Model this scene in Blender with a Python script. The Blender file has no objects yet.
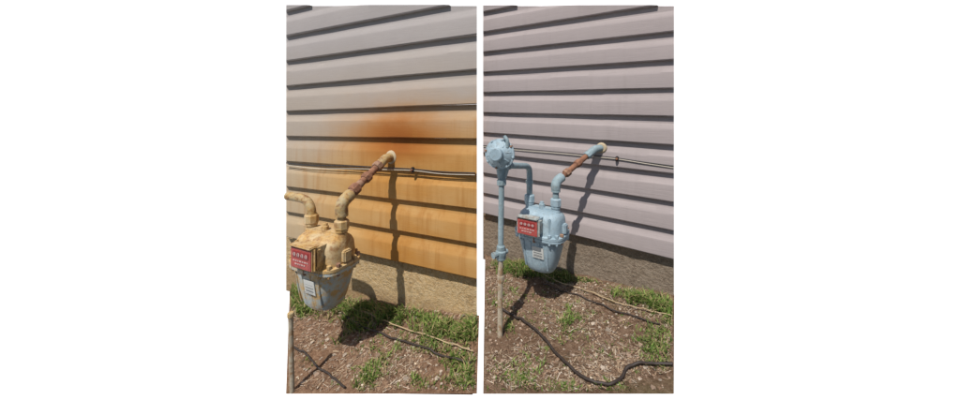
import bpy, bmesh, math, random
from mathutils import Vector, Matrix, noise
random.seed(11)
sc=bpy.context.scene
R=random.random
def U(a,b): return a+(b-a)*random.random()

# ---------------------------------------------------------------- frames
CAMZ=1.3
class Frame:
    def __init__(s,ox,oy,ang,k):
        s.k=k
        s.M=Matrix.Translation((ox,oy,CAMZ))@Matrix.Rotation(ang,4,'Z')@Matrix.Scale(k,4)
A=Frame(-0.995*1.3,1.642*1.3,-math.atan2(.42651,.90449),1.3)
B=Frame(0.017*.855,1.814*.855,-math.atan2(.57736,.81649),.855)
def v(u,w,z): return Vector((u,-w,z))

# ---------------------------------------------------------------- materials
def newmat(n):
    m=bpy.data.materials.new(n); m.use_nodes=True
    nt=m.node_tree; b=nt.nodes['Principled BSDF']
    return m,nt,b
def N(nt,t,**k):
    n=nt.nodes.new(t)
    for a,c in k.items(): setattr(n,a,c)
    return n
def noi(nt,co,scale,detail=6,rough=.6,dist=0):
    n=N(nt,'ShaderNodeTexNoise'); n.inputs['Scale'].default_value=scale
    n.inputs['Detail'].default_value=detail; n.inputs['Roughness'].default_value=rough
    n.inputs['Distortion'].default_value=dist
    nt.links.new(co,n.inputs['Vector']); return n.outputs['Fac']
def ramp(nt,f,stops,interp='LINEAR'):
    r=N(nt,'ShaderNodeValToRGB'); cr=r.color_ramp; cr.interpolation=interp
    while len(cr.elements)>1: cr.elements.remove(cr.elements[-1])
    for i,(p,c) in enumerate(stops):
        e=cr.elements[0] if i==0 else cr.elements.new(p)
        e.position=p
        if isinstance(c,(int,float)): c=(c,c,c)
        e.color=(*c,1)
    nt.links.new(f,r.inputs[0]); return r.outputs[0]
def mix(nt,f,a,b,bt='MIX'):
    m=N(nt,'ShaderNodeMix',data_type='RGBA',blend_type=bt)
    for s,x in ((m.inputs[0],f),(m.inputs[6],a),(m.inputs[7],b)):
        if isinstance(x,(int,float)): s.default_value=x
        elif isinstance(x,tuple): s.default_value=(*x,1)
        else: nt.links.new(x,s)
    return m.outputs[2]
def mth(nt,op,a,b=0.0,c=None,clamp=False):
    m=N(nt,'ShaderNodeMath',operation=op); m.use_clamp=clamp
    L=[a,b]+([c] if c is not None else [])
    for i,x in enumerate(L):
        if isinstance(x,(int,float)): m.inputs[i].default_value=x
        else: nt.links.new(x,m.inputs[i])
    return m.outputs[0]
def sstep(nt,x,a,b):
    m=N(nt,'ShaderNodeMapRange',interpolation_type='SMOOTHSTEP')
    nt.links.new(x,m.inputs[0])
    m.inputs[1].default_value=a; m.inputs[2].default_value=b
    return m.outputs[0]
def objco(nt): return N(nt,'ShaderNodeTexCoord').outputs['Object']
def mapped(nt,co,sc_):
    m=N(nt,'ShaderNodeMapping'); m.inputs['Scale'].default_value=sc_
    nt.links.new(co,m.inputs['Vector']); return m.outputs[0]
def bump(nt,b,h,strength,dist):
    n=N(nt,'ShaderNodeBump'); n.inputs['Strength'].default_value=strength; n.inputs['Distance'].default_value=dist
    nt.links.new(h,n.inputs['Height']); nt.links.new(n.outputs[0],b.inputs['Normal'])

def siding_mat(name,stained):
    m,nt,b=newmat(name); co=objco(nt)
    grain=noi(nt,mapped(nt,co,(9,9,190)),1,5,.65,.4)
    blot=noi(nt,co,5,5,.6)
    fine=noi(nt,mapped(nt,co,(25,25,70)),1,6,.7)
    if stained: base=mix(nt,blot,(.325,.30,.29),(.39,.355,.34))
    else: base=mix(nt,blot,(.315,.27,.262),(.37,.315,.305))
    base=mix(nt,mth(nt,'MULTIPLY',fine,.4),base,(.25,.22,.21))
    if stained:
        xyz=N(nt,'ShaderNodeSeparateXYZ'); nt.links.new(co,xyz.inputs[0])
        u,z=xyz.outputs[0],xyz.outputs[2]
        big=noi(nt,mapped(nt,co,(3,3,6)),1,5,.6)
        mid=noi(nt,mapped(nt,co,(7,7,12)),1,7,.7)
        wob=mth(nt,'ADD',mth(nt,'MULTIPLY',mth(nt,'SUBTRACT',big,.5),.20),mth(nt,'MULTIPLY',mth(nt,'SUBTRACT',mid,.5),.09))
        zz=mth(nt,'ADD',z,wob)
        # over-spray of iron-rich water: starts just above the pipe and runs to the bottom
        edge=mth(nt,'ADD',zz,mth(nt,'MULTIPLY',mth(nt,'SUBTRACT',.75,u),.20))
        low=sstep(nt,edge,.12,-.26)
        lr=sstep(nt,mth(nt,'ADD',u,wob),-.80,.55)
        f=mth(nt,'MULTIPLY',low,lr)
        col=mix(nt,ramp(nt,big,[(.3,0),(.7,1)]),(.50,.29,.095),(.43,.205,.036))
        col=mix(nt,sstep(nt,mth(nt,'ADD',u,wob),.48,-.05),col,(.45,.335,.19))
        out=mix(nt,mth(nt,'MULTIPLY',f,.93),base,col)
        film=mth(nt,'MULTIPLY',sstep(nt,zz,.42,-.05),.30)
        out=mix(nt,film,out,(.42,.30,.15))
        # heavier staining running down below the pipe outlet
        du=mth(nt,'DIVIDE',mth(nt,'SUBTRACT',u,.80),.42)
        r2=mth(nt,'MULTIPLY',sstep(nt,mth(nt,'ABSOLUTE',du),1,.1),sstep(nt,z,-.0,-.20))
        out=mix(nt,mth(nt,'MULTIPLY',mth(nt,'MULTIPLY',r2,.75),ramp(nt,big,[(.35,.35),(.6,1)])),out,(.39,.16,.019))
        # broad halo and dense core of the rust bloom
        for (wu,wz,amt,cc,uc,zc) in ((.50,.25,.72,(.38,.175,.035),.72,-.105),(.31,.145,.85,(.30,.092,.011),.74,-.095),(.16,.09,.5,(.22,.06,.01),.735,-.10)):
            du=mth(nt,'DIVIDE',mth(nt,'SUBTRACT',u,uc),wu)
            dz=mth(nt,'DIVIDE',mth(nt,'SUBTRACT',mth(nt,'ADD',z,mth(nt,'MULTIPLY',wob,.6)),zc),wz)
            r=mth(nt,'SQRT',mth(nt,'ADD',mth(nt,'MULTIPLY',du,du),mth(nt,'MULTIPLY',dz,dz)))
            out=mix(nt,mth(nt,'MULTIPLY',sstep(nt,r,1.1,.1),amt),out,cc)
        st=noi(nt,mapped(nt,co,(38,38,2.0)),1,4,.6)
        sf=mth(nt,'MULTIPLY',mth(nt,'MULTIPLY',sstep(nt,st,.48,.72),f),.5)
        out=mix(nt,sf,out,(.32,.135,.028))
        base=out
    else:
        st=noi(nt,mapped(nt,co,(30,30,2.0)),1,4,.6)
        base=mix(nt,mth(nt,'MULTIPLY',sstep(nt,st,.5,.8),.3),base,(.245,.21,.20))
    nt.links.new(base,b.inputs['Base Color'])
    b.inputs['Roughness'].default_value=.75
    b.inputs['Specular IOR Level'].default_value=.2
    bump(nt,b,grain,.45,.002)
    return m
def foundation_mat(name,c1,c2,c3):
    m,nt,b=newmat(name); co=objco(nt)
    a=noi(nt,co,9,8,.7); f=noi(nt,co,70,8,.75); g=noi(nt,mapped(nt,co,(4,4,30)),1,5,.6)
    col=mix(nt,ramp(nt,a,[(.3,0),(.7,1)]),c1,c2)
    col=mix(nt,ramp(nt,f,[(.42,0),(.62,.75)]),col,c3)
    p=noi(nt,co,26,8,.7); col=mix(nt,ramp(nt,p,[(.55,0),(.66,.6)]),col,(c2[0]*.55,c2[1]*.52,c2[2]*.5))
    xyz=N(nt,'ShaderNodeSeparateXYZ'); nt.links.new(co,xyz.inputs[0])
    dirt=sstep(nt,mth(nt,'ADD',xyz.outputs[2],mth(nt,'MULTIPLY',g,.08)),-.68,-.78)
    col=mix(nt,mth(nt,'MULTIPLY',dirt,.6),col,(c2[0]*.55,c2[1]*.5,c2[2]*.47))
    nt.links.new(col,b.inputs['Base Color']); b.inputs['Roughness'].default_value=.95
    bump(nt,b,mth(nt,'ADD',f,mth(nt,'MULTIPLY',a,1.5)),1,.011)
    return m
def soil_mat(name,tint):
    m,nt,b=newmat(name); co=objco(nt)
    a=noi(nt,co,7,8,.65,.3); f=noi(nt,co,48,10,.78); g=noi(nt,co,180,6,.8)
    t=lambda c:(c[0]*tint[0],c[1]*tint[1],c[2]*tint[2])
    c=ramp(nt,a,[(.3,t((.12,.07,.043))),(.48,t((.22,.14,.09))),(.62,t((.31,.215,.15))),(.78,t((.37,.28,.205)))])
    c2=ramp(nt,f,[(.35,t((.06,.036,.023))),(.48,t((.20,.125,.08))),(.60,t((.35,.25,.175))),(.75,t((.52,.42,.32)))])
    c=mix(nt,.6,c,c2)
    c=mix(nt,ramp(nt,g,[(.54,0),(.68,.6)]),c,t((.50,.40,.31)))
    gr=noi(nt,co,4.5,5,.6)
    c=mix(nt,ramp(nt,gr,[(.55,0),(.72,.4)]),c,(.11,.12,.04))
    nt.links.new(c,b.inputs['Base Color']); b.inputs['Roughness'].default_value=1
    b.inputs['Specular IOR Level'].default_value=.1
    bump(nt,b,mth(nt,'ADD',f,mth(nt,'MULTIPLY',g,.5)),1,.016)
    return m
def attr_mat(name,rough=.8,trans=0):
    m,nt,b=newmat(name); a=N(nt,'ShaderNodeAttribute',attribute_name='Col')
    nt.links.new(a.outputs['Color'],b.inputs['Base Color']); b.inputs['Roughness'].default_value=rough
    b.inputs['Specular IOR Level'].default_value=.25
    if trans:
        tr=N(nt,'ShaderNodeBsdfTranslucent'); nt.links.new(a.outputs['Color'],tr.inputs[0])
        mx=N(nt,'ShaderNodeMixShader'); mx.inputs[0].default_value=trans
        nt.links.new(b.outputs[0],mx.inputs[1]); nt.links.new(tr.outputs[0],mx.inputs[2])
        nt.links.new(mx.outputs[0],nt.nodes['Material Output'].inputs[0])
    return m
def paint_mat(name,c1,c2,rust,thr=(.58,.72),amt=.8,sc_=14,rough=.5,metal=0.0):
    m,nt,b=newmat(name); co=objco(nt)
    a=noi(nt,co,sc_,6,.65,.4); f=noi(nt,co,sc_*6,6,.7); l=noi(nt,co,sc_*1.7,8,.7)
    c=mix(nt,ramp(nt,a,[(.4,0),(.6,1)]),c1,c2)
    c=mix(nt,ramp(nt,l,[(thr[0],0),(thr[1],amt)]),c,rust)
    c=mix(nt,mth(nt,'MULTIPLY',ramp(nt,f,[(.5,0),(.7,1)]),.45),c,(rust[0]*.6,rust[1]*.6,rust[2]*.6))
    nt.links.new(c,b.inputs['Base Color']); b.inputs['Roughness'].default_value=rough
    b.inputs['Metallic'].default_value=metal
    bump(nt,b,f,.45,.003)
    return m
def plain(name,c,rough=.6,var=.25):
    m,nt,b=newmat(name); co=objco(nt); f=noi(nt,co,60,6,.7)
    c2=tuple(x*(1-var) for x in c)
    nt.links.new(mix(nt,f,c,c2),b.inputs['Base Color']); b.inputs['Roughness'].default_value=rough
    return m

BLUE=paint_mat('meter_paint_blue',(.32,.41,.455),(.25,.335,.38),(.20,.17,.13),(.60,.76),.65,16,.6)
BLUEP=paint_mat('pipe_paint_blue',(.26,.34,.365),(.20,.27,.29),(.20,.14,.09),(.57,.69),.7,24,.65)
YEL=paint_mat('meter_paint_stained',(.48,.29,.095),(.50,.38,.21),(.27,.125,.04),(.49,.62),.85,20,.7)
YELB=paint_mat('meter_bowl_stained',(.32,.39,.42),(.42,.42,.35),(.46,.28,.09),(.46,.57),.9,14,.65)
YELP=paint_mat('pipe_paint_stained',(.42,.26,.085),(.40,.32,.18),(.19,.085,.033),(.49,.61),.85,30,.75)
RUST=paint_mat('rusty_iron',(.20,.085,.045),(.28,.13,.07),(.09,.04,.025),(.5,.65),.8,40,.85)
RUSTL=paint_mat('rusty_iron_pale',(.33,.20,.13),(.24,.12,.07),(.12,.055,.035),(.5,.65),.8,40,.85)
POSTW=paint_mat('post_paint_pale',(.44,.38,.28),(.34,.28,.20),(.26,.14,.06),(.48,.60),.85,22,.7)
RED=paint_mat('index_red',(.40,.06,.05),(.30,.045,.04),(.30,.16,.10),(.58,.70),.7,40,.5)
PALE=plain('label_white',(.58,.58,.54),.6,.25)
PALE2=plain('lettering_pink',(.55,.36,.33),.5,.2)
DARKG=plain('dark_detail',(.05,.05,.05),.6)
BLACK=plain('cable_black',(.03,.028,.028),.5)
WHITEC=plain('cable_white',(.58,.52,.42),.5)
ROPE=plain('hose_brown',(.035,.023,.017),.6)
TWIG=plain('dry_stalk',(.42,.31,.18),.9)
CREAM=plain('sealant_cream',(.50,.40,.26),.8)

# ---------------------------------------------------------------- mesh helpers
def add(ob,parent=None):
    sc.collection.objects.link(ob)
    if parent: ob.parent=parent
    return ob
def empty(name,fr):
    e=bpy.data.objects.new(name,None); e.empty_display_size=.1; sc.collection.objects.link(e)
    e.matrix_world=fr.M; return e
def mesh(name,verts,faces,mat,parent=None,smooth=False,cols=None,M=None):
    me=bpy.data.meshes.new(name); me.from_pydata([tuple(x) for x in verts],[],faces); me.update()
    if mat:
        for mm in (mat if isinstance(mat,list) else [mat]): me.materials.append(mm)
    if cols:
        ca=me.color_attributes.new('Col','FLOAT_COLOR','POINT')
        fl=[]; [fl.extend((c[0],c[1],c[2],1)) for c in cols]; ca.data.foreach_set('color',fl)
    if smooth: me.shade_smooth()
    ob=bpy.data.objects.new(name,me); add(ob,parent)
    if M is not None: ob.matrix_world=M
    return ob
def fixn(ob):
    bm=bmesh.new(); bm.from_mesh(ob.data); bmesh.ops.recalc_face_normals(bm,faces=bm.faces); bm.to_mesh(ob.data); bm.free()
def sharp(ob,ang=35):
    me=ob.data
    me.shade_smooth()
    me.set_sharp_from_angle(angle=math.radians(ang))
def catmull(P,n=6):
    P=[Vector(p) for p in P]; Q=[P[0]*2-P[1]]+P+[P[-1]*2-P[-2]]; out=[]
    for i in range(1,len(Q)-2):
        a,b,c,d=Q[i-1:i+3]
        for j in range(n):
            t=j/n
            out.append(.5*((2*b)+(c-a)*t+(2*a-5*b+4*c-d)*t*t+(3*b-a-3*c+d)*t**3))
    out.append(P[-1]); return out
def tube(name,P,r,mat,parent,seg=14,smooth=True,n=6,cap=True,M=None):
    if smooth and len(P)>2: P=catmull(P,n)
    P=[Vector(p) for p in P]
    rr=r if callable(r) else (lambda t:r)
    vs=[];fs=[];up=None
    for i,p in enumerate(P):
        t=(P[min(i+1,len(P)-1)]-P[max(i-1,0)]).normalized()
        if up is None:
            up=Vector((0,0,1)) if abs(t.z)<.9 else Vector((1,0,0))
        s=t.cross(up).normalized(); up=s.cross(t).normalized()
        q=rr(i/(len(P)-1))
        for k in range(seg):
            a=2*math.pi*k/seg; vs.append(p+s*math.cos(a)*q+up*math.sin(a)*q)
    for i in range(len(P)-1):
        for k in range(seg):
            a=i*seg+k;b=i*seg+(k+1)%seg; fs.append((a,b,b+seg,a+seg))
    if cap: fs.append(tuple(range(seg))[::-1]); fs.append(tuple(range((len(P)-1)*seg,len(P)*seg)))
    ob=mesh(name,vs,fs,mat,parent,M=M); fixn(ob); sharp(ob,50); return ob
def ring(name,c,axis,prof,mat,parent,seg=24,rot=0,ang=30):
    """surface of revolution: prof = [(along,radius)...]"""
    ax=Vector(axis).normalized(); up=Vector((0,0,1)) if abs(ax.z)<.9 else Vector((1,0,0))
    s=ax.cross(up).normalized(); q=s.cross(ax).normalized(); c=Vector(c)
    vs=[];fs=[]
    for (h,r) in prof:
        for k in range(seg):
            a=2*math.pi*k/seg+rot; vs.append(c+ax*h+s*math.cos(a)*r+q*math.sin(a)*r)
    for i in range(len(prof)-1):
        for k in range(seg):
            a=i*seg+k;b=i*seg+(k+1)%seg; fs.append((a,b,b+seg,a+seg))
    fs.append(tuple(range(seg))[::-1]); fs.append(tuple(range((len(prof)-1)*seg,len(prof)*seg)))
    ob=mesh(name,vs,fs,mat,parent); fixn(ob); sharp(ob,ang); return ob
def hexnut(name,c,axis,h,r,mat,parent,seg=8):
    return ring(name,c,axis,[(-h/2,r*.86),(-h/2+h*.12,r),(h/2-h*.12,r),(h/2,r*.86)],mat,parent,seg)
def loft(name,rings,mat,parent,seg=40,ang=35):
    """rings: (z,cx,cw,rx,rw,exp)"""
    vs=[];fs=[]
    for (z,cx,cw,rx,rw,e) in rings:
        for k in range(seg):
            a=2*math.pi*k/seg; ca,sa=math.cos(a),math.sin(a)
            x=math.copysign(abs(ca)**(2/e),ca)*rx; y=math.copysign(abs(sa)**(2/e),sa)*rw
            vs.append(v(cx+x,cw+y,z))
    for i in range(len(rings)-1):
        for k in range(seg):
            a=i*seg+k;b=i*seg+(k+1)%seg; fs.append((a,b,b+seg,a+seg))
    fs.append(tuple(range(seg))[::-1]); fs.append(tuple(range((len(rings)-1)*seg,len(rings)*seg)))
    ob=mesh(name,vs,fs,mat,parent); fixn(ob); sharp(ob,ang); return ob
def box(name,c,d,mat,parent,bev=.002,rotz=0,rotx=0):
    bm=bmesh.new(); bmesh.ops.create_cube(bm,size=1)
    bmesh.ops.scale(bm,vec=d,verts=bm.verts)
    if bev: bmesh.ops.bevel(bm,geom=bm.edges[:],offset=bev,segments=2,affect='EDGES')
    if rotx: bmesh.ops.rotate(bm,matrix=Matrix.Rotation(rotx,3,'X'),verts=bm.verts)
    if rotz: bmesh.ops.rotate(bm,matrix=Matrix.Rotation(rotz,3,'Z'),verts=bm.verts)
    bmesh.ops.translate(bm,vec=Vector(c),verts=bm.verts)
    me=bpy.data.meshes.new(name); bm.to_mesh(me); bm.free(); me.materials.append(mat)
    ob=bpy.data.objects.new(name,me); add(ob,parent); sharp(ob,30); return ob

# ---------------------------------------------------------------- house wall
def house_wall(fr,L,LAP,zb0,zb1,zt0,zt1,smat,fmat,gl,gr,m0,m1,seams):
    e=empty('house_wall',fr)
    sl=(zb1-zb0)/L; q=LAP/.127
    prof=[(0,.0),(0.0,.0160),(.004,.0185),(.064*q,.0178),(.074*q,.0160),(.095*q,.0045),(.102*q,.003),(LAP,.003)]
    nu=60; n=11; x0,x1=-.02,L+.03
    vs=[];fs=[]
    for i in range(n):
        base=len(vs)
        for j,(dz,w) in enumerate(prof):
            for a in range(nu+1):
                u=x0+(x1-x0)*a/nu
                wob=.0013*noise.noise(Vector((u*4,i*3.3,j*.3)))
                k=seams.get(i)
                if k is not None and u>k: wob+=.0016
                vs.append(v(u,w+wob,zb0+sl*u+i*LAP+dz+wob*.6))
        for j in range(len(prof)-1):
            for a in range(nu):
                q_=base+j*(nu+1)+a; fs.append((q_,q_+1,q_+nu+2,q_+nu+1))
    ob=mesh('vinyl_siding',vs,fs,smat,e)
    bm=bmesh.new(); bm.from_mesh(ob.data)
    def cut(p,nrm): bmesh.ops.bisect_plane(bm,geom=bm.verts[:]+bm.edges[:]+bm.faces[:],plane_co=p,plane_no=nrm,clear_outer=True)
    p0=v(0,0,zt0); d=v(L,0,zt1)-p0; cut(p0,Vector((-d.z,0,d.x)))     # rake cut
    cut(v(0,0,0),Vector((-1,-m0,0)))    # mitred panel ends
    cut(v(L,0,0),Vector((1,m1,0)))
    bmesh.ops.recalc_face_normals(bm,faces=bm.faces)
    bm.to_mesh(ob.data); bm.free(); sharp(ob,20)
    vs=[];fs=[];nz=14
    for j in range(nz+1):
        for a in range(nu+1):
            s=a/nu; uu=L*s
            top=zb0+sl*uu+.02; bot=gl+(gr-gl)*s-.03; z=bot+(top-bot)*j/nz
            fade=min(1,min(s,1-s)*8)
            w=-.012+fade*(.005*noise.noise(Vector((uu*9,z*9,1)))+.003*noise.noise(Vector((uu*30,z*30,5))))
            u=(m0*w)*(1-s)+(L+m1*w)*s
            vs.append(v(u,w,z))
    for j in range(nz):
        for a in range(nu):
            q_=j*(nu+1)+a; fs.append((q_,q_+1,q_+nu+2,q_+nu+1))
    mesh('foundation',vs,fs,fmat,e,True)
    u0,u1=.03,L-.25
    zz=lambda u: zt0+(zt1-zt0)*u/L-.004
    vs=[v(u0,-.025,gl),v(u1,-.025,gl),v(u1,-.025,zz(u1)),v(u0,-.025,zz(u0)),v(u0,-.1,gl),v(u1,-.1,gl),v(u1,-.1,zz(u1)),v(u0,-.1,zz(u0))]
    mesh('wall_sheathing',vs,[(0,1,2,3),(4,7,6,5),(0,4,5,1),(1,5,6,2),(2,6,7,3),(3,7,4,0)],WOOD,e)
    return e
WOOD=plain('sheathing_wood',(.38,.27,.16),.9)
SA=siding_mat('siding_stained',True); SB=siding_mat('siding_clean',False)
FA=foundation_mat('foundation_stained',(.50,.34,.155),(.40,.26,.12),(.58,.45,.27))
FB=foundation_mat('foundation_plain',(.25,.19,.135),(.18,.13,.085),(.32,.255,.19))
house_wall(A,1.0879,.127,-.6106,-.5927,.565,.405,SA,FA,-.877,-.751,1.6/1.06,.512/1.06,{4:.70,5:.70})
house_wall(B,.9284,.127*8/9,-.5442,-.5671,.624,.439,SB,FB,-.788,-.723,1.0335/1.491,.105/1.491,{4:.65,5:.65})

# ---------------------------------------------------------------- ground
GA=dict(q=[(0,-.02),(1.0879,-.02),(1.208,.249),(.612,.406)],f=lambda u,w:-.877+.1158*u-.184*w,seed=3.)
GB=dict(q=[(0,-.02),(.9284,-.02),(.960,.454),(.487,.702)],f=lambda u,w:-.788+.07*u-.114*w,seed=9.)
def bil(q,s,t):
    a=Vector(q[0]).lerp(Vector(q[1]),s); b=Vector(q[3]).lerp(Vector(q[2]),s); return a.lerp(b,t)
def relief(G,u,w):
    p=Vector((u*6,w*6,G['seed'])); 
    return .010*noise.noise(p)+.007*noise.noise(p*3)+.004*noise.noise(p*8)+.002*noise.noise(p*25)
def gz(G,u,w,t=.5): 
    return G['f'](u,w)+relief(G,u,w)*min(1,(1-t)*6)
def ground(fr,G,mat):
    n,m=170,110; vs=[];fs=[]
    for j in range(m+1):
        for i in range(n+1):
            p=bil(G['q'],i/n,j/m); vs.append(v(p.x,p.y,gz(G,p.x,p.y,j/m)))
    for j in range(m):
        for i in range(n):
            q=j*(n+1)+i; fs.append((q,q+1,q+n+2,q+n+1))
    # soil body underneath, a wedge deepening toward the house
    b=len(vs)
    for i in range(11):
        p=bil(G['q'],.02+.96*i/10,0.02); vs.append(v(p.x,p.y,gz(G,p.x,p.y)-.02)); 
        vs.append(v(p.x,p.y,gz(G,p.x,p.y)-.16))
        p=bil(G['q'],.02+.96*i/10,.97); vs.append(v(p.x,p.y,G['f'](p.x,p.y)-.012))
    for i in range(10):
        k=b+3*i; fs.append((k,k+3,k+4,k+1)); fs.append((k+1,k+4,k+5,k+2))
    fs.append((b,b+1,b+2)); k=b+30; fs.append((k,k+2,k+1))
    return mesh('ground',vs,fs,mat,None,True,M=fr.M)
ground(A,GA,soil_mat('soil_reddish',(1.08,.98,.90)))
ground(B,GB,soil_mat('soil_pale',(1.05,1.0,.95)))

def inquad(q,u,w,mg=.0):
    for i in range(4):
        a=Vector(q[i]);b=Vector(q[(i+1)%4]); e=(b-a).normalized(); d=e.x*(w-a.y)-e.y*(u-a.x)
        if d<mg: return False
    return True
def grass(fr,G,patches,name='grass'):
    vs=[];fs=[];cs=[]
    for (pu,pw,ru,rw,cnt,hh) in patches:
        tufts=[]
        for _ in range(max(4,cnt//9)):
            a,b=random.gauss(0,.48),random.gauss(0,.48)
            tufts.append((pu+a*ru,pw+b*rw,U(.5,1.25),U(.7,1.25)))
        for _ in range(cnt):
            tu,tw,ts,tk=random.choice(tufts)
            u=tu+random.gauss(0,.008); w=tw+random.gauss(0,.006)
            if not inquad(G['q'],u,w,.006): continue
            if w<.004: continue
            z=gz(G,u,w)-.002
            h=hh*ts*U(.4,1.25); wd=U(.0010,.0025); a=U(0,2*math.pi); lean=U(.2,1.5)*h
            dx,dy=math.cos(a)*lean,math.sin(a)*lean; px,py=-math.sin(a)*wd,math.cos(a)*wd
            if w+dy<.002: dy=abs(dy)
            if not inquad(G['q'],u+dx,w+dy,.004): dx*=.2;dy*=.2
            i=len(vs)
            vs+= [v(u-px,w-py,z),v(u+px,w+py,z),v(u+dx*.4-px*.8,w+dy*.4-py*.8,z+h*.6),v(u+dx*.4+px*.8,w+dy*.4+py*.8,z+h*.6),v(u+dx,w+dy,z+h*.85)]
            fs+= [(i,i+1,i+3,i+2),(i+2,i+3,i+4)]
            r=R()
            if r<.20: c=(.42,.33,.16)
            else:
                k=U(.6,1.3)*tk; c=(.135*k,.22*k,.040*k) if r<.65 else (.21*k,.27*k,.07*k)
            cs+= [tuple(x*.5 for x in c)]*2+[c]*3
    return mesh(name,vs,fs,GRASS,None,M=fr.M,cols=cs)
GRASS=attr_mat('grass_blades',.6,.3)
LIT=attr_mat('dry_litter',.95)
grass(A,GA,[(.12,.03,.09,.03,700,.045),(.22,.06,.12,.05,900,.05),(.30,.10,.10,.05,500,.045),(.36,.05,.10,.04,600,.040),(.56,.06,.12,.045,850,.042),(.72,.06,.12,.04,850,.038),(.62,.13,.10,.05,400,.028),(.88,.04,.06,.03,260,.022),
 (.99,.07,.10,.045,900,.036),(1.10,.06,.05,.05,600,.036),(.97,.14,.07,.03,200,.02),(.86,.27,.045,.07,420,.022),(1.15,.21,.06,.07,520,.024),(1.08,.16,.06,.04,220,.02),(1.02,.27,.06,.04,160,.018),(.80,.20,.3,.15,600,.013)])
grass(B,GB,[(.22,.07,.12,.07,1000,.034),(.33,.05,.10,.05,600,.036),(.45,.05,.09,.04,800,.036),(.56,.03,.07,.025,240,.02),(.80,.07,.07,.04,700,.032),(.89,.08,.06,.05,800,.034),(.93,.13,.04,.06,350,.026),
 (.61,.31,.04,.10,360,.020),(.57,.60,.09,.08,520,.016),(.70,.58,.10,.05,420,.014),(.82,.51,.06,.03,160,.014),(.90,.31,.05,.08,480,.022),(.90,.22,.05,.05,200,.018),(.30,.28,.08,.10,240,.018),(.42,.42,.07,.08,160,.016),(.65,.3,.35,.25,900,.011)])

def litter(fr,G,n,name='dry_leaf_litter'):
    vs=[];fs=[];cs=[]
    pal=[(.44,.34,.23),(.36,.25,.16),(.52,.44,.34),(.26,.165,.105),(.13,.075,.045),(.30,.20,.13),(.18,.11,.07)]
    for _ in range(n):
        p=bil(G['q'],U(.01,.99),U(.04,.985)); u,w=p
        if noise.noise(Vector((u*6,w*6,G['seed']+4)))<U(-.35,.45): continue
        c=random.choice(pal); k=U(.7,1.25); c=tuple(x*k for x in c)
        a=U(0,math.pi)
        if R()<.85: l,wd=U(.006,.028),U(.0003,.0009)
        else: l,wd=U(.003,.008),U(.0012,.003)
        du,dw=math.cos(a)*l/2,math.sin(a)*l/2
        if not(inquad(G['q'],u+du,w+dw,.001) and inquad(G['q'],u-du,w-dw,.001)): continue
        pu,pw=-math.sin(a)*wd,math.cos(a)*wd
        z0=gz(G,u-du,w-dw)+U(.0005,.004); z1=gz(G,u+du,w+dw)+U(.0005,.006); zt=U(-.4,.4)*wd*2
        i=len(vs)
        vs+=[v(u-du-pu,w-dw-pw,z0),v(u-du+pu,w-dw+pw,z0+zt),v(u+du+pu,w+dw+pw,z1+zt),v(u+du-pu,w+dw-pw,z1)]
        fs.append((i,i+1,i+2,i+3)); cs+=[c]*4
    return mesh(name,vs,fs,LIT,None,M=fr.M,cols=cs)
litter(A,GA,11000); litter(B,GB,17000)
def pebbles(fr,G,n):
    vs=[];fs=[];cs=[]
    for _ in range(n):
        p=bil(G['q'],U(.02,.98),U(.05,.97)); u,w=p; r=abs(random.gauss(0,.0024))+.0012
        z=gz(G,u,w); k=U(.5,1.2); c=random.choice([(.22,.14,.09),(.30,.21,.15),(.38,.31,.24)]); c=tuple(x*k for x in c)
        i=len(vs)
        for q in ((1,0,0),(0,1,0),(-1,0,0),(0,-1,0),(.7,.7,.6),(-.7,.6,.7),(-.6,-.7,.6),(.7,-.6,.7)):
            vs.append(v(u+q[0]*r*U(.8,1.4),w+q[1]*r*U(.8,1.3),z+q[2]*r)); cs.append(c)
        fs+=[(i,i+1,i+5,i+4),(i+1,i+2,i+6,i+5),(i+2,i+3,i+7,i+6),(i+3,i,i+4,i+7),(i+4,i+5,i+6,i+7)]
    mesh('pebbles',vs,fs,LIT,None,M=fr.M,cols=cs)
pebbles(A,GA,1000); pebbles(B,GB,1300)

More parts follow.
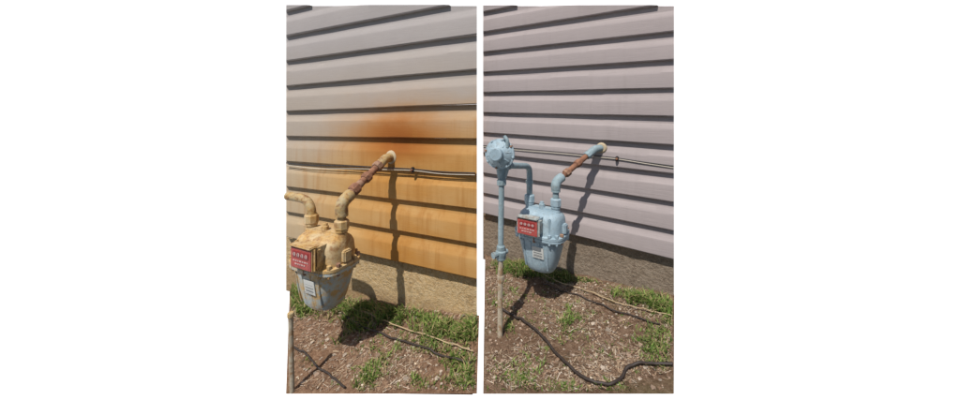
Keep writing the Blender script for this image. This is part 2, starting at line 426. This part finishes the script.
# ---------------------------------------------------------------- gas meter
def gas_meter(fr,cu,cw,zb,H,rx,rw,sep,upper,lower,boxc,port_r,rusty,ioff):
    e=empty('gas_meter',fr)
    zf=zb+H*.46      # flange level
    loft('lower_bowl',[(zb,cu,cw,rx*.42,rw*.45,2.6),(zb+H*.012,cu,cw,rx*.50,rw*.56,2.6),(zb+H*.05,cu,cw,rx*.57,rw*.66,2.8),(zb+H*.12,cu,cw,rx*.64,rw*.74,3),(zb+H*.24,cu,cw,rx*.73,rw*.82,3.2),(zb+H*.37,cu,cw,rx*.82,rw*.88,3.4),(zf-H*.02,cu,cw,rx*.87,rw*.9,3.4)],lower,e)
    loft('flange_lower',[(zf-H*.035,cu,cw,rx*.97,rw*.97,3.6),(zf-H*.03,cu,cw,rx,rw,3.6),(zf-H*.004,cu,cw,rx,rw,3.6),(zf-H*.002,cu,cw,rx*.98,rw*.98,3.6)],lower,e)
    loft('flange_upper',[(zf,cu,cw,rx*.99,rw*.99,3.6),(zf+H*.003,cu,cw,rx*1.01,rw*1.01,3.6),(zf+H*.03,cu,cw,rx*1.01,rw*1.01,3.6),(zf+H*.036,cu,cw,rx*.97,rw*.97,3.6)],upper,e)
    loft('top_cover',[(zf+H*.03,cu,cw,rx*.90,rw*.88,3.6),(zf+H*.12,cu,cw,rx*.88,rw*.85,3.6),(zf+H*.21,cu,cw,rx*.86,rw*.80,3.6),(zf+H*.255,cu,cw,rx*.82,rw*.72,3.4),(zf+H*.285,cu,cw,rx*.72,rw*.58,3.2),(zf+H*.30,cu,cw,rx*.56,rw*.44,3),(zf+H*.305,cu,cw,rx*.3,rw*.25,3)],upper,e)
    box('top_ridge',v(cu,cw-rw*.1,zf+H*.30),(sep*.95,rw*.55,H*.05),upper,e,.006)
    ring('top_plug',v(cu,cw,zf+H*.31),(0,0,1),[(0,.012),(.018,.012),(.020,.009),(.028,.008)],upper,e,10)
    for i,s in enumerate((-1,1)):
        x=cu+s*sep/2
        ring('port_%d'%i,v(x,cw-rw*.05,zf+H*.13),(0,0,1),[(0,port_r*1.6),(H*.14,port_r*1.5),(H*.18,port_r*1.3),(H*.22,port_r*1.15),(H*.32,port_r*1.1)],upper,e,20)
        hexnut('port_nut_%d'%i,v(x,cw-rw*.05,zf+H*.41),(0,0,1),H*.10,port_r*1.72,upper,e,8)
        ring('port_collar_%d'%i,v(x,cw-rw*.05,zf+H*.335),(0,0,1),[(0,port_r*1.4),(.006,port_r*1.5),(.012,port_r*1.4)],upper,e,20)
        box('web_%d'%i,v(cu+s*rx*.55,cw+rw*.66,zf+H*.15),(.010,rw*.38,H*.20),upper,e,.003)
        box('side_lug_%d'%i,v(cu+s*rx*.93,cw,zf+H*.11),(.018,rw*.4,H*.12),upper,e,.004)
    for k in range(14):
        a=2*math.pi*(k+.5)/14; ca,sa=math.cos(a),math.sin(a); q=2/3.6
        x=math.copysign(abs(ca)**q,ca)*rx*.95; y=math.copysign(abs(sa)**q,sa)*rw*.95
        ring('bolt_%d'%k,v(cu+x,cw+y,zf-H*.055),(0,0,1),[(0,.005),(.008,.0055),(H*.055+.012,.0055),(H*.055+.013,.0075),(H*.055+.022,.0075),(H*.055+.023,.006)],upper if k%3 else RUSTL,e,6)
    for s in (-.55,-.2,.2,.55):
        P=[]
        for (hz,fw) in ((.40,.90),(.26,.83),(.14,.75),(.07,.67)):
            P.append(v(cu+s*rx*(.8+.2*hz),cw+rw*fw*(1-.10*abs(s)**2)-.002,zb+H*hz))
        tube('rib',P,.0035,lower,e,6)
    # index housing
    bw,bd,bh=boxc; zi=zf+H*.165; x=cu+ioff
    fw=cw+rw*.80
    loft('index_neck',[(zi-bh*.42,x,fw+.004,bw*.42,.03,3.5),(zi+bh*.42,x,fw+.002,bw*.42,.03,3.5)],upper,e)
    box('index_body',v(x,fw+bd*.5,zi),(bw*.92,bd,bh*.92),rusty,e,.010,0)
    box('index_bezel',v(x,fw+bd,zi),(bw,.014,bh),rusty,e,.006)
    box('index_visor',v(x,fw+bd+.002,zi+bh*.47),(bw*.9,.026,.008),rusty,e,.003)
    f=fw+bd+.0075
    box('index_plate',v(x,f,zi-.002),(bw*.86,.003,bh*.80),RED,e,.001)
    box('dial_window',v(x,f+.002,zi+bh*.13),(bw*.66,.002,bh*.26),RED2,e,.0005)
    for k in range(4):
        ring('dial_%d'%k,v(x+(k-1.5)*bw*.165,f+.0032,zi+bh*.13),(0,-1,0),[(0,bw*.055),(.001,bw*.055)],PALE2,e,14)
        box('dial_hand_%d'%k,v(x+(k-1.5)*bw*.165,f+.0048,zi+bh*.13),(.0016,.0006,bw*.09),DARKG,e,0)
    for (z_,a_) in ((-.12,.32),(-.25,.24)):
        xx=x-bw*a_
        while xx<x+bw*(a_-.03):
            l=U(.004,.011)
            box('lettering',v(xx+l/2,f+.0022,zi+bh*z_),(l,.001,bh*.05),PALE2,e,0); xx+=l+.003
    box('badge_plate',v(cu+rx*.12,cw+rw*.845,zb+H*.28),(rx*.46,.003,H*.15),PALE,e,.001,0,math.radians(8))
    for k in range(5):
        box('badge_line',v(cu+rx*.12,cw+rw*.845+.0028+(k-2)*.0006,zb+H*(.33-k*.024)),(rx*.34,.001,.0018),LINEG,e,0,0,math.radians(8))
    return e,zf+H*.46
LINEG=plain('label_print',(.28,.28,.27),.5)
RED2=plain('index_window',(.28,.03,.03),.3)
uA,uB=.640,.475
mA,zA=gas_meter(A,uA,.285,-.650,.325,.110,.082,.150,YEL,YELB,(.110,.034,.078),.014,YEL,.024)
PALEB=paint_mat('index_body_paint',(.40,.44,.42),(.34,.36,.34),(.25,.15,.09),(.48,.6),.7,30)
mB,zB=gas_meter(B,uB,.255,-.634,.325,.105,.078,.118,BLUE,BLUE,(.098,.044,.074),.013,PALEB,-.010)

# ---------------------------------------------------------------- piping
# A : outlet
pA=empty('gas_pipe',A); r=.0145; o=(uA+.075,.281)
tube('riser',[v(o[0],o[1],zA-.03),v(o[0],o[1],-.32)],r,YELP,pA)
ring('riser_collar',v(o[0],o[1],-.338),(0,0,1),[(0,.021),(.012,.021),(.016,.017)],YELP,pA)
tube('elbow',[v(o[0],o[1],-.325),v(o[0],o[1],-.305),v(o[0],o[1]-.012,-.288),v(o[0]-.004,.24,-.275)],.021,YELP,pA,18)
a0=v(o[0]-.003,.255,-.280); a1=v(.7035,.09,-.192); ax=a1-a0
tube('offset_pipe_lower',[a0,a0+ax*.4],r,RUSTL,pA)
hexnut('coupling_1',a0+ax*.22,ax,.03,.021,RUST,pA)
tube('offset_pipe',[a0+ax*.3,a1],r*.92,RUST,pA)
hexnut('coupling_2',a0+ax*.58,ax,.028,.020,RUST,pA)
hexnut('coupling_3',a0+ax*.95,ax,.026,.021,RUSTL,pA)
tube('wall_elbow',[v(.7033,.095,-.196),v(.7035,.065,-.178),v(.702,.045,-.172),v(.70,-.03,-.171)],.0185,YELP,pA,18)
ring('wall_sealant',v(.70,.012,-.171),v(0,1,0),[(0,.030),(.008,.027),(.012,.02)],CREAM,pA,20)
# A : inlet gooseneck
iu=uA-.075
gA=empty('gas_inlet_pipe',A)
tube('gooseneck',[v(iu,.281,zA-.03),v(iu,.281,-.355),v(iu-.004,.281,-.330),v(iu-.022,.281,-.309),v(iu-.05,.281,-.301),v(iu-.08,.281,-.300),v(.434,.281,-.300)],.0155,YELP,gA,18)
ring('elbow_band',v(iu,.281,-.362),(0,0,1),[(0,.019),(.012,.019)],YELP,gA,18)
# A : stub post at lower left
sA=empty('service_riser_post',A)
tube('post',[v(.6275,.3960,-.876),v(.6265,.3985,-.74),v(.6260,.400,-.635)],.0075,POSTW,sA)
hexnut('post_cap',v(.6260,.400,-.630),(0,0,1),.016,.010,YELP,sA)
# B : outlet
pB=empty('gas_pipe',B); r=.0125; o=(uB+.059,.251)
tube('riser',[v(o[0],o[1],zB-.03),v(o[0],o[1],-.285)],r,BLUEP,pB)
ring('riser_collar',v(o[0],o[1],-.308),(0,0,1),[(0,.018),(.012,.018),(.016,.015)],BLUEP,pB)
tube('elbow',[v(o[0],o[1],-.298),v(o[0],o[1],-.280),v(o[0]+.003,o[1]-.012,-.264),v(.544,.213,-.254)],.019,BLUEP,pB,18)
a0=v(.543,.215,-.255); a1=v(.628,.065,-.152)
tube('offset_pipe',[a0,a1],r*.92,RUST,pB)
ax=a1-a0
hexnut('coupling_1',a0+ax*.18,ax,.024,.0175,RUSTL,pB)
hexnut('coupling_2',a0+ax*.52,ax,.026,.0165,RUST,pB)
hexnut('coupling_3',a0+ax*.84,ax,.022,.0175,BLUEP,pB)
tube('wall_elbow',[a0+ax*.88,v(.634,.052,-.146),v(.645,.03,-.143),v(.657,-.03,-.142)],.016,BLUEP,pB,18)
ring('wall_sealant',v(.652,.012,-.142),v(0,1,0),[(0,.024),(.008,.022),(.011,.018)],CREAM,pB,20)
# B : regulator, post, gooseneck
rg=empty('gas_regulator',B); c=v(.409,.482,-.140); K=1.13
fx=Vector((.25,-1,0.05)).normalized()
ring('diaphragm_case',c,fx,[(a*K,b*K) for a,b in [(-.022,.018),(-.016,.034),(-.006,.044),(-.004,.050),(.003,.050),(.005,.044),(.012,.038),(.018,.026),(.022,.020),(.036,.019),(.038,.021),(.044,.021),(.046,.018)]],BLUE,rg,36)
sx=fx.cross(Vector((0,0,1))).normalized(); uz=sx.cross(fx)
for k in range(8):
    a=2*math.pi*k/8+.2
    ring('case_bolt_%d'%k,c+sx*math.cos(a)*.053+uz*math.sin(a)*.053-fx*.008,fx,[(0,.0045),(.016,.0045),(.017,.003)],RUSTL if k%3==0 else BLUE,rg,6)
    b0=c+sx*math.cos(a+.4)*.026*K+uz*math.sin(a+.4)*.026*K+fx*.0175*K; b1=c+sx*math.cos(a+.4)*.041*K+uz*math.sin(a+.4)*.041*K+fx*.008*K
    tube('case_rib_%d'%k,[b0,b1],.0028,BLUE,rg,6)
tube('vent',[c+sx*-.032+uz*.025+fx*.01,c+sx*-.032+uz*.05+fx*.012,c+sx*-.02+uz*.066+fx*.012],.007,BLUEP,rg,10)
loft('regulator_body',[(-.236,.409,.465,.014,.014,2.5),(-.215,.409,.462,.020,.020,2.5),(-.19,.409,.458,.024,.026,2.5),(-.165,.409,.458,.022,.022,2.5),(-.14,.409,.46,.014,.014,2.5)],BLUEP,rg,20)
po=empty('service_riser_post',B)
pb=(.413,.486)
tube('post_upper',[v(.409,.468,-.225),v(pb[0],pb[1]-.004,-.53)],.0105,BLUEP,po)
tube('post_lower',[v(pb[0],pb[1]-.004,-.52),v(pb[0],pb[1],-.83)],.0098,POSTW,po)
hexnut('post_nut',v(.409,.468,-.248),(0,0,1),.022,.018,BLUEP,po)
ring('shutoff_body',v(.412,.478,-.535),(0,0,1),[(0,.013),(.006,.018),(.014,.018),(.018,.020),(.034,.020),(.038,.016),(.052,.016),(.058,.012)],BLUEP,po,12)
ring('shutoff_plug',v(.412,.478,-.508),v(-.3,1,0),[(-.03,.009),(.028,.010),(.030,.012),(.038,.012)],BLUEP,po,10)
hexnut('post_coupling',v(.4125,.480,-.60),(0,0,1),.024,.014,POSTW,po)
gB=empty('gas_inlet_pipe',B); iu=uB-.059
hexnut('regulator_nut',v(.417,.435,-.187),v(.02,1,0),.024,.019,BLUEP,gB)
tube('gooseneck',[v(.411,.455,-.187),v(.418,.42,-.190),v(.424,.35,-.200),v(.424,.30,-.207),v(.420,.266,-.222),v(iu,.251,-.250),v(iu,.251,-.29),v(iu,.251,zB-.03)],.0125,BLUEP,gB,18)
ring('elbow_band',v(iu,.251,-.288),(0,0,1),[(0,.016),(.012,.016)],BLUEP,gB,18)

# ---------------------------------------------------------------- cables on the walls
def wall_cable(fr,pts,r,mat,name):
    return tube(name,[v(u,w+.003,z) for (u,w,z) in pts],r,mat,None,8,True,6,M=fr.M)
wall_cable(A,[(.03,.018,-.236),(.2,.019,-.236),(.45,.02,-.222),(.7,.021,-.214),(.816,.02,-.211),(.95,.019,-.212),(1.09,.018,-.206)],.0022,BLACK,'phone_cable')
wall_cable(A,[(.03,.018,-.246),(.25,.02,-.248),(.5,.02,-.232),(.7,.021,-.222),(.82,.02,-.217),(.95,.019,-.220),(1.09,.018,-.213)],.0016,WHITEC,'electrical_cable')
wall_cable(B,[(.015,.018,-.165),(.19,.019,-.168),(.45,.02,-.172),(.6,.02,-.176),(.72,.02,-.181),(.83,.019,-.190),(.929,.018,-.197)],.0020,BLACK,'phone_cable')
wall_cable(B,[(.015,.018,-.171),(.19,.019,-.176),(.45,.02,-.179),(.6,.02,-.183),(.72,.02,-.186),(.83,.019,-.196),(.929,.018,-.204)],.0015,WHITEC,'electrical_cable')
for fr,u,z in ((A,.816,-.214),(B,.72,-.184)):
    e=empty('cable_clip',fr)
    box('clip_saddle',v(u,.024,z),(.013,.014,.022),BLACK,e,.003)
    ring('clip_screw',v(u,.030,z),v(0,1,0),[(0,.005),(.005,.005),(.007,.003)],RUST,e,8)

# ---------------------------------------------------------------- hoses and stalks on the ground
def ground_line(fr,G,pts,r,mat,name,lift=.004):
    P=catmull([Vector((a,b,0)) for a,b in pts],8)
    return tube(name,[v(p.x,p.y,gz(G,p.x,p.y)+lift+.003*noise.noise(Vector((p.x*20,p.y*20,2)))) for p in P],r,mat,None,8,False,M=fr.M)
ground_line(B,GB,[(.27,.24),(.30,.31),(.334,.358),(.41,.375),(.496,.407),(.57,.44),(.643,.485),(.70,.515),(.753,.53),(.805,.514),(.828,.47),(.838,.43),(.892,.387),(.94,.368),(.950,.363)],.0046,ROPE,'garden_hose',.012)
ground_line(B,GB,[(.40,.07),(.493,.10),(.62,.12),(.754,.133),(.85,.142),(.932,.151)],.0020,TWIG,'dry_stalk',.012)
ground_line(B,GB,[(.42,.12),(.52,.15),(.64,.165),(.78,.18),(.90,.20)],.0028,ROPE,'garden_hose',.008)
ground_line(A,GA,[(.515,.061),(.70,.09),(.9,.115),(1.05,.127),(1.14,.135)],.0022,TWIG,'dry_stalk',.014)
ground_line(A,GA,[(.50,.09),(.70,.14),(.88,.155),(1.05,.168),(1.15,.172)],.0034,ROPE,'garden_hose',.010)
ground_line(A,GA,[(.45,.27),(.55,.285),(.649,.313),(.72,.325),(.800,.343)],.0034,ROPE,'garden_hose',.008)

# ---------------------------------------------------------------- background
m,nt,b=newmat('white_backdrop_paint'); b.inputs['Roughness'].default_value=1; b.inputs['Specular IOR Level'].default_value=0
co=objco(nt); nt.links.new(mix(nt,noi(nt,co,3,3,.5),(.955,.955,.955),(.965,.965,.965)),b.inputs['Base Color'])
t=math.radians(55)   # slope of the sheet, leaning back toward the sun
vs=[]
for s in (-70,90):
    for x in (-110,110): vs.append((x,20+s*math.cos(t),1+s*math.sin(t)))
bg=mesh('background',vs,[(0,1,3,2)],m)

# ---------------------------------------------------------------- light, sky, camera
S=Vector((-.47,-.88,0)).normalized(); elev=math.atan(1.6)
S=Vector((S.x*math.cos(elev),S.y*math.cos(elev),math.sin(elev)))
sun=bpy.data.lights.new('sun','SUN'); sun.energy=4.9; sun.angle=math.radians(.5); sun.color=(1,.965,.92)
so=bpy.data.objects.new('sun',sun); sc.collection.objects.link(so)
so.rotation_euler=S.to_track_quat('Z','Y').to_euler()
w=bpy.data.worlds.new('World'); sc.world=w; w.use_nodes=True
nt=w.node_tree; sky=nt.nodes.new('ShaderNodeTexSky'); sky.sky_type='NISHITA'; sky.sun_disc=False
sky.sun_elevation=elev; sky.sun_rotation=math.atan2(S.x,S.y)
nt.links.new(sky.outputs[0],nt.nodes['Background'].inputs[0]); nt.nodes['Background'].inputs[1].default_value=.085
cam=bpy.data.cameras.new('camera'); co_=bpy.data.objects.new('camera',cam); sc.collection.objects.link(co_)
co_.location=(0,0,CAMZ); co_.rotation_euler=(math.radians(90),0,0)
cam.sensor_width=36; cam.lens=36*320/960.; cam.shift_y=-(200-116)/960.; cam.clip_start=.02; cam.clip_end=500
sc.camera=co_
sc.view_settings.view_transform='Standard'; sc.view_settings.look='None'; sc.view_settings.exposure=0
